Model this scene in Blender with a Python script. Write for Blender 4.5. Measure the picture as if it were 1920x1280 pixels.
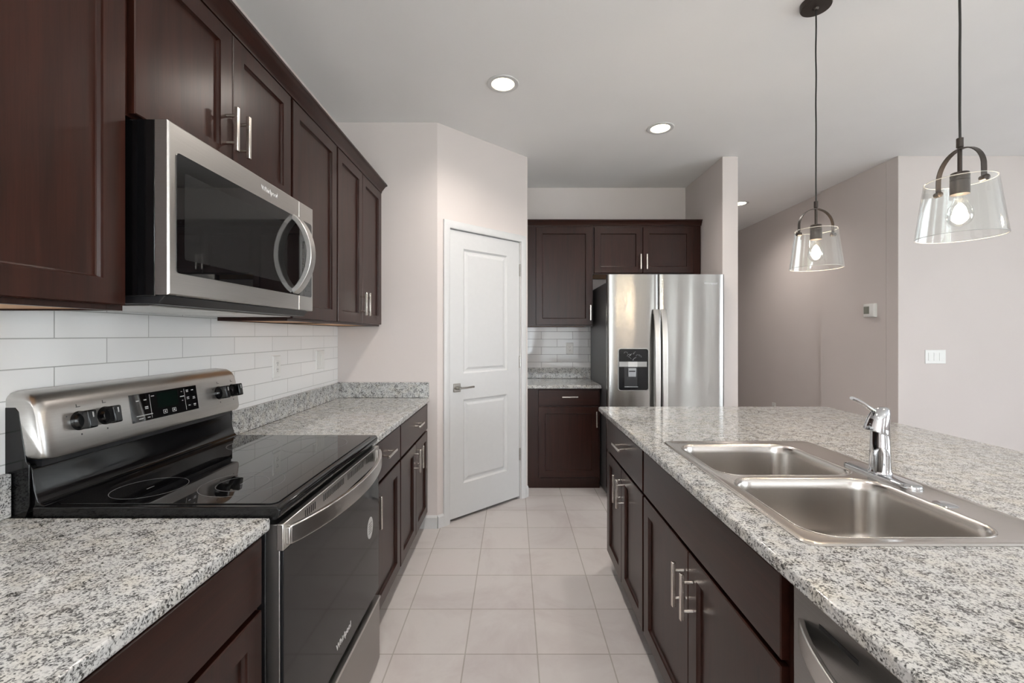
import bpy, bmesh, math, random
from mathutils import Matrix, Vector
random.seed(7)
for o in list(bpy.data.objects):
    bpy.data.objects.remove(o, do_unlink=True)
S = bpy.context.scene
COL = S.collection
PI = math.pi

# ------------------------------------------------------------------ camera
FPX = 826.0
cam_d = bpy.data.cameras.new('camera')
cam_d.sensor_width = 36.0
cam_d.lens = FPX / 1920.0 * 36.0
cam_d.shift_x = -2.0 / 1920.0
cam_d.shift_y = -13.0 / 1920.0
cam_d.clip_start = 0.02
cam = bpy.data.objects.new('camera', cam_d)
cam.location = (0, 0, 1.355)
cam.rotation_euler = (PI / 2, 0, 0)
COL.objects.link(cam)
S.camera = cam

# ------------------------------------------------------------------ world, daylight, exposure
S.view_settings.view_transform = 'Standard'
S.view_settings.look = 'None'
S.view_settings.gamma = 1.0
S.view_settings.use_curve_mapping = False
S.view_settings.exposure = 0.75
world = bpy.data.worlds.new('world')
S.world = world
world.use_nodes = True
bg = world.node_tree.nodes['Background']
bg.inputs[0].default_value = (0.93, 0.97, 1.0, 1)
bg.inputs[1].default_value = 3.2

def lamp(name, kind, loc, energy, color, rot=(0, 0, 0), parent=None, **kw):
    d = bpy.data.lights.new(name, kind)
    d.energy = energy
    d.color = color
    for k, v in kw.items():
        setattr(d, k, v)
    o = bpy.data.objects.new(name, d)
    COL.objects.link(o)
    o.location = loc
    o.rotation_euler = rot
    if parent:
        o.parent = parent
    return o

# added area lamps standing for window daylight, tilted up to brighten the ceiling
DAY = (0.83, 0.925, 1.0)
lamp('daylight_patio', 'AREA', (1.4, -4.35, 1.15), 40, DAY, (math.radians(103), 0, PI), shape='RECTANGLE', size=0.9, size_y=2.2)
lamp('daylight_narrow', 'AREA', (4.7, -4.35, 1.3), 26, DAY, (math.radians(103), 0, PI), shape='RECTANGLE', size=0.6, size_y=1.9)
lamp('daylight_window', 'AREA', (-0.2, -4.35, 1.5), 170, DAY, (math.radians(103), 0, PI), shape='RECTANGLE', size=1.5, size_y=1.4)
lamp('daylight_side', 'AREA', (6.35, -0.9, 1.4), 58, DAY, (math.radians(103), 0, PI / 2), shape='RECTANGLE', size=3.4, size_y=1.6)
# added sun through the patio door, bouncing off the floor to brighten the ceiling
lamp('sun', 'SUN', (2, -8, 6), 22, (1.0, 0.98, 0.95), (math.radians(52), 0, math.radians(-8)), angle=math.radians(1.0))

# ------------------------------------------------------------------ materials
def s2l(c):
    return tuple((x / 255 / 12.92) if x / 255 <= 0.04045 else ((x / 255 + 0.055) / 1.055) ** 2.4 for x in c)

class NT:
    def __init__(self, name):
        self.m = bpy.data.materials.new(name)
        self.m.use_nodes = True
        self.t = self.m.node_tree
        self.n = self.t.nodes
        self.b = self.n['Principled BSDF']
        self.out = self.n['Material Output']
    def node(self, ty, **kw):
        n = self.n.new(ty)
        for k, v in kw.items():
            if k.startswith('i_'):
                n.inputs[k[2:].replace('_', ' ')].default_value = v
            else:
                setattr(n, k, v)
        return n
    def link(self, a, b):
        self.t.links.new(a, b)
    def coord(self, scale=(1, 1, 1), rot=(0, 0, 0), loc=(0, 0, 0)):
        c = self.node('ShaderNodeTexCoord')
        m = self.node('ShaderNodeMapping')
        m.inputs['Scale'].default_value = scale
        m.inputs['Rotation'].default_value = rot
        m.inputs['Location'].default_value = loc
        self.link(c.outputs['Object'], m.inputs['Vector'])
        return m.outputs['Vector']
    def noise(self, vec, scale, detail=3, rough=0.5, dist=0.0):
        n = self.node('ShaderNodeTexNoise')
        n.inputs['Scale'].default_value = scale
        n.inputs['Detail'].default_value = detail
        n.inputs['Roughness'].default_value = rough
        n.inputs['Distortion'].default_value = dist
        self.link(vec, n.inputs['Vector'])
        return n.outputs['Fac']
    def ramp(self, fac, stops, interp='LINEAR'):
        r = self.node('ShaderNodeValToRGB')
        r.color_ramp.interpolation = interp
        e = r.color_ramp.elements
        while len(e) < len(stops):
            e.new(0.5)
        for k, (p, c) in enumerate(stops):
            e[k].position = p
            e[k].color = (*c, 1) if len(c) == 3 else c
        self.link(fac, r.inputs['Fac'])
        return r.outputs['Color']
    def bump(self, h, strength=0.1, dist=0.01):
        b = self.node('ShaderNodeBump')
        b.inputs['Strength'].default_value = strength
        b.inputs['Distance'].default_value = dist
        self.link(h, b.inputs['Height'])
        self.link(b.outputs['Normal'], self.b.inputs['Normal'])
    def math(self, op, a, b=None):
        n = self.node('ShaderNodeMath', operation=op)
        for k, v in enumerate((a, b)):
            if v is None:
                continue
            if isinstance(v, (int, float)):
                n.inputs[k].default_value = v
            else:
                self.link(v, n.inputs[k])
        return n.outputs[0]
    def set(self, **kw):
        for k, v in kw.items():
            self.b.inputs[k.replace('_', ' ')].default_value = v

def plain(name, col, rough=0.5, metal=0.0, noise=0.03, nscale=30, spec=0.5, coat=0.0):
    t = NT(name)
    v = t.coord()
    f = t.noise(v, nscale, 4)
    a = tuple(max(0, c * (1 - noise)) for c in col)
    b = tuple(min(1, c * (1 + noise)) for c in col)
    t.link(t.ramp(f, [(0.3, a), (0.7, b)]), t.b.inputs['Base Color'])
    t.set(Roughness=rough, Metallic=metal)
    t.b.inputs['Specular IOR Level'].default_value = spec
    t.b.inputs['Coat Weight'].default_value = coat
    return t.m

def paint(name, col, rough=0.75, bump=0.06):
    t = NT(name)
    v = t.coord()
    f = t.noise(v, 2.0, 2)
    a = tuple(c * 0.985 for c in col)
    b = tuple(min(1, c * 1.015) for c in col)
    t.link(t.ramp(f, [(0.3, a), (0.7, b)]), t.b.inputs['Base Color'])
    t.set(Roughness=rough)
    t.b.inputs['Specular IOR Level'].default_value = 0.25
    t.bump(t.noise(v, 70, 3), bump, 0.004)
    return t.m

def wood(name, dark, mid, rough=0.3, vertical=True):
    t = NT(name)
    v = t.coord(scale=(9, 9, 0.7) if vertical else (0.7, 9, 9))
    f1 = t.noise(v, 4.0, 6, 0.6, 0.6)
    v2 = t.coord(scale=(60, 60, 1.5) if vertical else (1.5, 60, 60))
    f2 = t.noise(v2, 5.0, 3)
    f = t.math('ADD', t.math('MULTIPLY', f1, 0.7), t.math('MULTIPLY', f2, 0.3))
    t.link(t.ramp(f, [(0.34, dark), (0.66, mid)]), t.b.inputs['Base Color'])
    t.set(Roughness=rough)
    t.b.inputs['Specular IOR Level'].default_value = 0.28
    t.b.inputs['Coat Weight'].default_value = 0.05
    t.b.inputs['Coat Roughness'].default_value = 0.26
    t.bump(f2, 0.03, 0.002)
    return t.m

def steel(name, col, rough=0.28, axis='h', wav=0.0):
    t = NT(name)
    sc = {'h': (2, 2, 260), 'v': (260, 260, 2), 'x': (2, 260, 260)}[axis]
    v = t.coord(scale=sc)
    f = t.noise(v, 3.0, 3)
    a = tuple(c * 0.94 for c in col)
    b = tuple(min(1, c * 1.05) for c in col)
    t.link(t.ramp(f, [(0.3, a), (0.7, b)]), t.b.inputs['Base Color'])
    rr = t.node('ShaderNodeMapRange')
    rr.inputs['To Min'].default_value = rough * 0.85
    rr.inputs['To Max'].default_value = rough * 1.15
    t.link(f, rr.inputs['Value'])
    t.link(rr.outputs['Result'], t.b.inputs['Roughness'])
    t.set(Metallic=1.0)
    if wav > 0:
        v2 = t.coord(scale=(3.0, 1.0, 0.22))
        f2 = t.noise(v2, 1.6, 1, 0.4, 0.2)
        hsum = t.math('ADD', f2, t.math('MULTIPLY', f, 0.0001))
        t.bump(hsum, 1.0, wav)
        tg = t.node('ShaderNodeTangent', direction_type='RADIAL', axis='Z')
        t.link(tg.outputs[0], t.b.inputs['Tangent'])
        t.b.inputs['Anisotropic'].default_value = 0.85
        t.b.inputs['Anisotropic Rotation'].default_value = 0.25
    else:
        t.bump(f, 0.04, 0.0006)
    return t.m

def granite():
    t = NT('granite')
    v = t.coord(scale=(1.0, 1.0, 1.0), rot=(0.3, 0.2, 0.5))
    nz = t.node('ShaderNodeTexNoise')
    nz.inputs['Scale'].default_value = 120
    nz.inputs['Detail'].default_value = 2
    t.link(v, nz.inputs['Vector'])
    mix = t.node('ShaderNodeVectorMath', operation='MULTIPLY_ADD')
    t.link(nz.outputs['Color'], mix.inputs[0])
    mix.inputs[1].default_value = (0.012, 0.012, 0.012)
    t.link(v, mix.inputs[2])
    vor = t.node('ShaderNodeTexVoronoi')
    vor.inputs['Scale'].default_value = 300
    t.link(mix.outputs[0], vor.inputs['Vector'])
    sep = t.node('ShaderNodeSeparateColor')
    t.link(vor.outputs['Color'], sep.inputs[0])
    fine = t.noise(v, 230, 3, 0.6)
    big = t.noise(v, 38, 3, 0.55)
    f = t.math('ADD', t.math('MULTIPLY', sep.outputs[0], 0.28), t.math('MULTIPLY', big, 0.50))
    f = t.math('ADD', f, t.math('MULTIPLY', fine, 0.75))
    c1 = t.ramp(f, [(0.585, (0.045, 0.045, 0.044)), (0.65, (0.15, 0.15, 0.148)), (0.72, (0.33, 0.33, 0.325)),
                    (0.79, (0.49, 0.49, 0.48)), (0.97, (0.555, 0.555, 0.545))])
    warm = t.noise(v, 22, 2)
    w = t.ramp(warm, [(0.35, (0.97, 0.98, 1.0)), (0.5, (1, 1, 1)), (0.75, (1.0, 0.965, 0.90))])
    mm = t.node('ShaderNodeMix', data_type='RGBA', blend_type='MULTIPLY')
    mm.inputs[0].default_value = 1.0
    t.link(c1, mm.inputs[6])
    t.link(w, mm.inputs[7])
    t.link(mm.outputs[2], t.b.inputs['Base Color'])
    t.set(Roughness=0.10)
    return t.m

def brick_mat(name, c1, c2, mortar, bw, rh, ms, offset, rough, plane, loc=(0, 0), bump=0.3, patch=0.0, spec=0.5):
    """plane: 'yz' wall facing x, 'xz' wall facing y, 'xy' floor; grid is in the object's own metres."""
    t = NT(name)
    c = t.node('ShaderNodeTexCoord')
    sp = t.node('ShaderNodeSeparateXYZ')
    t.link(c.outputs['Object'], sp.inputs[0])
    cb = t.node('ShaderNodeCombineXYZ')
    a, b = {'yz': ('Y', 'Z'), 'xz': ('X', 'Z'), 'xy': ('X', 'Y')}[plane]
    t.link(t.math('ADD', sp.outputs[a], loc[0]), cb.inputs[0])
    t.link(t.math('ADD', sp.outputs[b], loc[1]), cb.inputs[1])
    br = t.node('ShaderNodeTexBrick')
    br.offset = offset
    br.inputs['Scale'].default_value = 1.0
    br.inputs['Brick Width'].default_value = bw
    br.inputs['Row Height'].default_value = rh
    br.inputs['Mortar Size'].default_value = ms
    br.inputs['Mortar Smooth'].default_value = 0.15
    br.inputs['Color1'].default_value = (*c1, 1)
    br.inputs['Color2'].default_value = (*c2, 1)
    br.inputs['Mortar'].default_value = (*mortar, 1)
    t.link(cb.outputs[0], br.inputs['Vector'])
    colr = br.outputs['Color']
    if patch > 0:
        n1 = t.noise(cb.outputs[0], 2.2, 6, 0.65, 0.8)
        w = t.ramp(n1, [(0.3, (1 - patch, 1 - patch * 1.25, 1 - patch * 1.2)), (0.55, (1, 1, 1)), (0.75, (1.0, 0.97, 0.98))])
        mm = t.node('ShaderNodeMix', data_type='RGBA', blend_type='MULTIPLY')
        mm.inputs[0].default_value = 1.0
        t.link(colr, mm.inputs[6])
        t.link(w, mm.inputs[7])
        colr = mm.outputs[2]
    t.link(colr, t.b.inputs['Base Color'])
    rr = t.math('ADD', t.math('MULTIPLY', br.outputs['Fac'], 0.5), rough)
    t.link(rr, t.b.inputs['Roughness'])
    t.b.inputs['Specular IOR Level'].default_value = spec
    t.bump(t.math('SUBTRACT', 1.0, br.outputs['Fac']), bump, 0.0015)
    return t.m

def clear_glass(name, refl_rough=0.0, base=0.04):
    t = NT(name)
    tr = t.node('ShaderNodeBsdfTransparent')
    gl = t.node('ShaderNodeBsdfGlossy')
    gl.inputs['Roughness'].default_value = refl_rough
    gl.inputs['Color'].default_value = (1, 1, 1, 1)
    tr.inputs['Color'].default_value = (0.975, 0.985, 0.98, 1)
    lw = t.node('ShaderNodeLayerWeight')
    lw.inputs['Blend'].default_value = 0.5
    fac = t.math('ADD', t.math('MULTIPLY', t.math('POWER', lw.outputs['Facing'], 4.0), 0.75), base)
    mx = t.node('ShaderNodeMixShader')
    t.link(fac, mx.inputs[0])
    t.link(tr.outputs[0], mx.inputs[1])
    t.link(gl.outputs[0], mx.inputs[2])
    t.link(mx.outputs[0], t.out.inputs['Surface'])
    return t.m

def emit(name, col, strength):
    t = NT(name)
    t.b.inputs['Base Color'].default_value = (*col, 1)
    t.b.inputs['Emission Color'].default_value = (*col, 1)
    t.b.inputs['Emission Strength'].default_value = strength
    return t.m

M = {}
M['wall'] = paint('wall_paint', (0.635, 0.582, 0.562))
M['ceiling'] = paint('ceiling_paint', (0.83, 0.825, 0.825), 0.85, 0.08)
M['white'] = plain('white_trim_paint', (0.60, 0.60, 0.602), 0.38, noise=0.01)
M['plate'] = plain('white_plastic', (0.76, 0.76, 0.74), 0.35, noise=0.01)
M['slot'] = plain('dark_slot', (0.02, 0.02, 0.02), 0.6)
M['wood'] = wood('dark_cherry_wood', (0.015, 0.0047, 0.0030), (0.034, 0.0100, 0.0062), 0.30)
M['wood_h'] = wood('dark_cherry_wood_across', (0.015, 0.0047, 0.0030), (0.034, 0.0100, 0.0062), 0.30, False)
M['maple'] = wood('natural_maple', (0.62, 0.33, 0.15), (0.75, 0.43, 0.21), 0.5)
M['granite'] = granite()
M['steel'] = steel('brushed_steel', (0.60, 0.585, 0.565), 0.30, 'h')
M['steel_fridge'] = steel('fridge_steel', (0.37, 0.362, 0.35), 0.24, 'v', 0.010)
M['steel_sink'] = plain('sink_steel', (0.56, 0.535, 0.51), 0.25, 1.0, 0.02, nscale=6)
M['steel_dark'] = steel('slate_steel', (0.30, 0.295, 0.29), 0.33, 'x')
M['nickel'] = steel('brushed_nickel', (0.74, 0.69, 0.63), 0.25, 'h')
M['drawer_steel'] = plain('drawer_steel', (0.30, 0.285, 0.27), 0.3, 1.0, 0.03, nscale=4)
M['chrome'] = plain('chrome', (0.60, 0.61, 0.63), 0.05, 1.0, 0.005)
M['pewter'] = steel('satin_nickel', (0.40, 0.38, 0.35), 0.28, 'h')
M['black_gloss'] = plain('black_enamel', (0.004, 0.004, 0.0045), 0.09, 0.0, 0.05, spec=0.4)
M['black_glass'] = plain('black_glass', (0.003, 0.003, 0.0035), 0.02, 0.0, 0.02, spec=1.0)
M['black_satin'] = plain('black_plastic', (0.014, 0.014, 0.016), 0.32, 0.0, 0.05)
M['black_matt'] = plain('black_dispenser', (0.006, 0.006, 0.007), 0.22, 0, 0.03, spec=0.3)
M['oven_glass'] = plain('smoked_oven_glass', (0.012, 0.012, 0.013), 0.06, 0.0, 0.02, spec=0.2)
M['mesh_glass'] = plain('screened_microwave_glass', (0.018, 0.018, 0.018), 0.05, 0.0, 0.02)
M['fridge_side'] = plain('fridge_side_grey', (0.10, 0.10, 0.105), 0.36, 0.3, 0.04, nscale=300)
M['bronze'] = plain('dark_bronze', (0.045, 0.036, 0.031), 0.38, 0.5, 0.05)
M['cord'] = plain('black_cord', (0.02, 0.018, 0.017), 0.6)
M['ring'] = plain('burner_ring_print', (0.16, 0.16, 0.165), 0.3)
M['print'] = plain('white_print', (0.55, 0.55, 0.55), 0.5)
M['grey_print'] = plain('grey_print', (0.06, 0.06, 0.06), 0.5)
M['logo'] = plain('logo_silver', (0.72, 0.72, 0.73), 0.25, 0.3)
M['display'] = plain('green_black_display', (0.001, 0.006, 0.004), 0.1)
M['gasket'] = plain('grey_tray', (0.30, 0.31, 0.32), 0.35, 0.7)
M['sticker'] = plain('sticker_white', (0.60, 0.60, 0.60), 0.5)
M['sticker_grey'] = plain('sticker_grey', (0.20, 0.20, 0.20), 0.5)
M['lens'] = emit('warm_lens', (1.0, 0.86, 0.62), 5.0)
M['filament'] = emit('filament', (1.0, 0.72, 0.42), 30.0)
M['glass'] = clear_glass('shade_glass')
M['bulb_glass'] = clear_glass('bulb_glass', 0.05, 0.10)
M['rim_glint'] = plain('painted_rim_glint', (0.42, 0.42, 0.42), 0.1, 0, 0.01)  # pale opaque tone paints the light refracted at the shade's edges
M['pane'] = clear_glass('window_pane')
M['grass'] = plain('lawn', (0.09, 0.14, 0.05), 0.9, 0, 0.3)
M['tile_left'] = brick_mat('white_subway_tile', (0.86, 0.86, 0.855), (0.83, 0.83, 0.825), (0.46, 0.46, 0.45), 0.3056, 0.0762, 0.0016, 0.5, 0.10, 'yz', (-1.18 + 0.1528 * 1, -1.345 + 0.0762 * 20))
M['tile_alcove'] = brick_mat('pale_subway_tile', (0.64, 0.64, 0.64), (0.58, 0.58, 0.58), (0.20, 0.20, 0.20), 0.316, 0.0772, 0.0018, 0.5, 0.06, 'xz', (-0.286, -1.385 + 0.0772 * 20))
M['floor'] = brick_mat('beige_floor_tile', (0.595, 0.56, 0.543), (0.56, 0.53, 0.52), (0.40, 0.375, 0.345), 0.3065, 0.3065, 0.0030, 0.0, 0.33, 'xy', (-0.103 + 0.3065 * 40, -1.8685 + 0.3065 * 40), 0.25, 0.15, 0.35)

# ------------------------------------------------------------------ helpers
def bx(bm, x0, x1, y0, y1, z0, z1):
    v = [bm.verts.new((x, y, z)) for x in (x0, x1) for y in (y0, y1) for z in (z0, z1)]
    for f in ((0, 1, 3, 2), (4, 6, 7, 5), (0, 4, 5, 1), (2, 3, 7, 6), (0, 2, 6, 4), (1, 5, 7, 3)):
        bm.faces.new([v[i] for i in f])

def box(*a):
    bm = bmesh.new()
    bx(bm, *a)
    return bm

def frame_of(d):
    d = d.normalized()
    a = Vector((0, 0, 1)) if abs(d.z) < 0.9 else Vector((1, 0, 0))
    u = d.cross(a).normalized()
    return u, d.cross(u).normalized()

def tube(bm, pts, r, seg=16, caps=True, rx=None, up=None):
    """sweep a circle (or an ellipse r by rx) along pts; r may be a list."""
    pts = [Vector(p) for p in pts]
    n = len(pts)
    rs = r if isinstance(r, (list, tuple)) else [r] * n
    rings = []
    u = None
    for i, p in enumerate(pts):
        d = (pts[min(i + 1, n - 1)] - pts[max(i - 1, 0)]).normalized()
        if up is not None:
            u = (Vector(up) - d * Vector(up).dot(d)).normalized()
        elif u is None:
            u, _ = frame_of(d)
        else:
            u = (u - d * u.dot(d)).normalized()
        w = d.cross(u)
        k = (rx / rs[i]) if rx else 1.0
        rings.append([bm.verts.new(p + (u * math.cos(2 * PI * j / seg) + w * math.sin(2 * PI * j / seg) * k) * rs[i]) for j in range(seg)])
    for a, b in zip(rings, rings[1:]):
        for j in range(seg):
            bm.faces.new((a[j], a[(j + 1) % seg], b[(j + 1) % seg], b[j]))
    if caps:
        bm.faces.new(rings[0][::-1])
        bm.faces.new(rings[-1])

def ribbon(bm, pts, up, w, t):
    """rectangular section swept along pts: w across 'up', t the other way."""
    pts = [Vector(p) for p in pts]
    n = len(pts)
    rings = []
    for i, p in enumerate(pts):
        d = (pts[min(i + 1, n - 1)] - pts[max(i - 1, 0)]).normalized()
        u = (Vector(up) - d * Vector(up).dot(d)).normalized()
        s = d.cross(u)
        rings.append([bm.verts.new(p + u * (a * w / 2) + s * (b * t / 2)) for a, b in ((-1, -1), (1, -1), (1, 1), (-1, 1))])
    for a, b in zip(rings, rings[1:]):
        for j in range(4):
            bm.faces.new((a[j], a[(j + 1) % 4], b[(j + 1) % 4], b[j]))
    bm.faces.new(rings[0][::-1])
    bm.faces.new(rings[-1])

def lathe(bm, prof, c=(0, 0, 0), seg=40, axis='z', close=False):
    """prof: list of (radius, height)."""
    rings = []
    for r, h in prof:
        ring = []
        if r < 1e-6:
            p = {'z': (c[0], c[1], c[2] + h), 'y': (c[0], c[1] + h, c[2]), 'x': (c[0] + h, c[1], c[2])}[axis]
            ring = [bm.verts.new(p)]
        else:
            for j in range(seg):
                a = 2 * PI * j / seg
                ca, sa = r * math.cos(a), r * math.sin(a)
                p = {'z': (c[0] + ca, c[1] + sa, c[2] + h), 'y': (c[0] + ca, c[1] + h, c[2] + sa), 'x': (c[0] + h, c[1] + ca, c[2] + sa)}[axis]
                ring.append(bm.verts.new(p))
        rings.append(ring)
    pairs = list(zip(rings, rings[1:]))
    if close:
        pairs.append((rings[-1], rings[0]))
    for a, b in pairs:
        if len(a) == 1 and len(b) == 1:
            continue
        for j in range(seg):
            k = (j + 1) % seg
            if len(a) == 1:
                bm.faces.new((a[0], b[k], b[j]))
            elif len(b) == 1:
                bm.faces.new((a[j], a[k], b[0]))
            else:
                bm.faces.new((a[j], a[k], b[k], b[j]))
    if not close:
        if len(rings[0]) > 1:
            bm.faces.new(rings[0][::-1])
        if len(rings[-1]) > 1:
            bm.faces.new(rings[-1])

def loft(bm, loops, cap0=True, cap1=True):
    rings = [[bm.verts.new(p) for p in lp] for lp in loops]
    n = len(rings[0])
    for a, b in zip(rings, rings[1:]):
        for j in range(n):
            bm.faces.new((a[j], a[(j + 1) % n], b[(j + 1) % n], b[j]))
    if cap0:
        bm.faces.new(rings[0][::-1])
    if cap1:
        bm.faces.new(rings[-1])

def rect_loft(bm, u0, u1, h0, h1, prof, cap0=True, cap1=True):
    """loops in the local x-z plane; prof is a list of (inset, y)."""
    loft(bm, [[(u0 + i, y, h0 + i), (u1 - i, y, h0 + i), (u1 - i, y, h1 - i), (u0 + i, y, h1 - i)] for i, y in prof], cap0, cap1)

def rrect(cx, cy, w, d, r, n=6):
    """rounded rectangle outline, counter-clockwise."""
    pts = []
    for sx, sy, a0 in ((1, 1, 0), (-1, 1, PI / 2), (-1, -1, PI), (1, -1, 3 * PI / 2)):
        for k in range(n + 1):
            a = a0 + PI / 2 * k / n
            pts.append((cx + sx * (w / 2 - r) + r * math.cos(a), cy + sy * (d / 2 - r) + r * math.sin(a)))
    return pts

def plate_holes(bm, outer, holes, f, sides=None):
    """flat face between an outline and its holes; f maps (a, b) to a point. Returns loops of verts."""
    loops, edges = [], []
    for lp in [outer] + holes:
        vs = [bm.verts.new(f(*p)) for p in lp]
        loops.append(vs)
        for a, b in zip(vs, vs[1:] + vs[:1]):
            edges.append(bm.edges.new((a, b)))
    bmesh.ops.triangle_fill(bm, use_beauty=True, use_dissolve=False, edges=edges)
    return loops

def slab_holes(outer, holes, f0, f1):
    bm = bmesh.new()
    A = plate_holes(bm, outer, holes, f0)
    B = plate_holes(bm, outer, holes, f1)
    for la, lb in zip(A, B):
        n = len(la)
        for j in range(n):
            bm.faces.new((la[j], la[(j + 1) % n], lb[(j + 1) % n], lb[j]))
    return bm

def obj(name, bm, mat, parent=None, bevel=0.0, smooth=True, world=False, seg=2):
    if world and parent is not None:
        bm.transform(WM[parent.name].inverted())
    bmesh.ops.recalc_face_normals(bm, faces=bm.faces)
    me = bpy.data.meshes.new(name)
    bm.to_mesh(me)
    bm.free()
    me.materials.append(mat)
    if smooth:
        for p in me.polygons:
            p.use_smooth = True
        try:
            me.set_sharp_from_angle(angle=math.radians(32))
        except Exception:
            pass
    o = bpy.data.objects.new(name, me)
    COL.objects.link(o)
    if parent is not None:
        o.parent = parent
    if bevel > 0:
        m = o.modifiers.new('bevel', 'BEVEL')
        m.width = bevel
        m.segments = seg
        m.limit_method = 'ANGLE'
        m.angle_limit = math.radians(40)
        m.harden_normals = False
    return o

WM = {}
def thing(name, label, cat, mat=Matrix.Identity(4), group=None):
    o = bpy.data.objects.new(name, None)
    o.empty_display_size = 0.05
    COL.objects.link(o)
    o.matrix_world = mat
    WM[o.name] = mat.copy()
    o['label'] = label
    o['category'] = cat
    if group:
        o['group'] = group
    return o

def tag(o, label, cat, group=None):
    o['label'] = label
    o['category'] = cat
    if group:
        o['group'] = group
    return o

def struct(name, bm, mat, bevel=0.0, smooth=False):
    o = obj(name, bm, mat, None, bevel, smooth)
    o['kind'] = 'structure'
    return o

T = Matrix.Translation
def RZ(deg):
    return Matrix.Rotation(math.radians(deg), 4, 'Z')
def left_run(face):       # local x = world y, local -y faces the aisle (+X)
    return T((face, 0, 0)) @ RZ(90)
def island_run(face, y0): # local x runs towards the camera, local -y faces the aisle (-X)
    return T((face, y0, 0)) @ RZ(-90)

def text(name, body, size, mat, parent, loc, rot=(PI / 2, 0, 0), ext=0.0006, align='CENTER', stretch=1.0):
    cu = bpy.data.curves.new(name, 'FONT')
    cu.body = body
    cu.size = size
    cu.extrude = ext
    cu.align_x = align
    cu.align_y = 'CENTER'
    cu.materials.append(mat)
    tmp = bpy.data.objects.new(name, cu)
    COL.objects.link(tmp)
    me = bpy.data.meshes.new_from_object(tmp)
    bpy.data.objects.remove(tmp, do_unlink=True)
    me.name = name
    if not me.materials:
        me.materials.append(mat)
    o = bpy.data.objects.new(name, me)
    COL.objects.link(o)
    o.parent = parent
    o.location = loc
    o.rotation_euler = rot
    o.scale = (stretch, 1, 1)
    return o

# ------------------------------------------------------------------ the room
HC = 2.84
XL, YB = -1.237, 3.087
YA = 4.46           # alcove back wall
XA0, XA1 = 0.121, 1.745
YS = 3.672          # front of the stub wall
XH = 3.20
YR = -4.5
XR = 6.5
th = 0.12
# floor and ceiling
struct('floor', box(XL - th, XR + th, YR - th, 8.2, -0.1, 0.0), M['floor'])
cbm = box(XL - th, XR + th, YR - th, 8.2, HC, HC + 0.1)
struct('ceiling', cbm, M['ceiling'])
struct('wall_left', box(XL - th, XL, YR - th, YB + th, 0, HC), M['wall'])
struct('wall_back', box(XL, -0.531, YB, YB + th, 0, HC), M['wall'])
# diagonal wall with the pantry door
ang = math.degrees(math.atan2(YS + 0.023 - YB, XA0 + 0.531))
LD = math.hypot(XA0 + 0.531, YS + 0.023 - YB)
MD = T((-0.531, YB, 0)) @ RZ(ang)
bm = bmesh.new()
D0, D1, DH = 0.100, 0.808, 2.122
bx(bm, -0.0, D0, 0, th, 0, HC)
bx(bm, D1, LD, 0, th, 0, HC)
bx(bm, D0, D1, 0, th, DH, HC)
w = struct('wall_pantry', bm, M['wall'])
w.matrix_world = MD
struct('wall_pantry_rear', box(XL, XA0 - th, YA, YA + th, 0, HC), M['wall'])
struct('wall_pantry_left', box(XL - th, XL, YB + th, YA + th, 0, HC), M['wall'])
struct('wall_alcove_left', box(XA0 - th, XA0, YS + 0.02, YA + th, 0, HC), M['wall'])
struct('wall_alcove_back', box(XA0, XA1, YA, YA + th, 0, HC), M['wall'])
struct('wall_alcove_right', box(XA1, 1.876, YS, 7.9, 0, HC), M['wall'], 0.004)
struct('wall_hall_near', box(XH, XH + 0.06, 3.78, 4.585, 0, HC), M['wall'])
struct('wall_hall_far', box(XH + 0.035, XH + th, 4.585, 7.9, 0, HC), M['wall'])
struct('wall_hall_end', box(1.876, XH + 0.035, 7.78, 7.9, 0, HC), M['wall'])
struct('wall_right_front', box(XH, XR, 3.66, 3.78, 0, HC), M['wall'], 0.004)
# right wall with a window, rear wall with patio door and window
bm = bmesh.new()
bx(bm, XR, XR + th, YR, -2.7, 0, HC); bx(bm, XR, XR + th, 0.9, 3.78, 0, HC)
bx(bm, XR, XR + th, -2.7, 0.9, 0, 0.6); bx(bm, XR, XR + th, -2.7, 0.9, 2.2, HC)
struct('wall_right', bm, M['wall'])
bm = bmesh.new()
for a, b in ((XL, -0.95), (0.55, 0.9), (1.9, 4.35), (5.05, XR)):
    bx(bm, a, b, YR - th, YR, 0, HC)
bx(bm, -0.95, 0.55, YR - th, YR, 0, 0.8); bx(bm, -0.95, 0.55, YR - th, YR, 2.2, HC)
bx(bm, 0.9, 1.9, YR - th, YR, 2.3, HC)
bx(bm, 4.35, 5.05, YR - th, YR, 2.3, HC); bx(bm, 4.35, 5.05, YR - th, YR, 0, 0.3)
struct('wall_rear', bm, M['wall'])
def window(name, x0, x1, z0, z1, y, mull, axis='y'):
    bm = bmesh.new()
    t = 0.05
    def b(a0, a1, c0, c1):
        if axis == 'y':
            bx(bm, a0, a1, y - 0.03, y + 0.03, c0, c1)
        else:
            bx(bm, y - 0.03, y + 0.03, a0, a1, c0, c1)
    b(x0, x0 + t, z0, z1); b(x1 - t, x1, z0, z1)
    b(x0 + t, x1 - t, z0, z0 + t); b(x0 + t, x1 - t, z1 - t, z1)
    for m_ in mull:
        b(m_ - 0.035, m_ + 0.035, z0 + t, z1 - t)
    o = struct(name, bm, M['white'])
    if axis == 'y':
        p = obj('pane', box(x0 + t, x1 - t, y - 0.004, y + 0.004, z0 + t, z1 - t), M['pane'], o)
    else:
        p = obj('pane', box(y - 0.004, y + 0.004, x0 + t, x1 - t, z0 + t, z1 - t), M['pane'], o)
window('window_1', -0.95, 0.55, 0.8, 2.2, YR - 0.06, [-0.2])
window('door_2', 0.9, 1.9, 0.0, 2.3, YR - 0.06, [])
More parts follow.
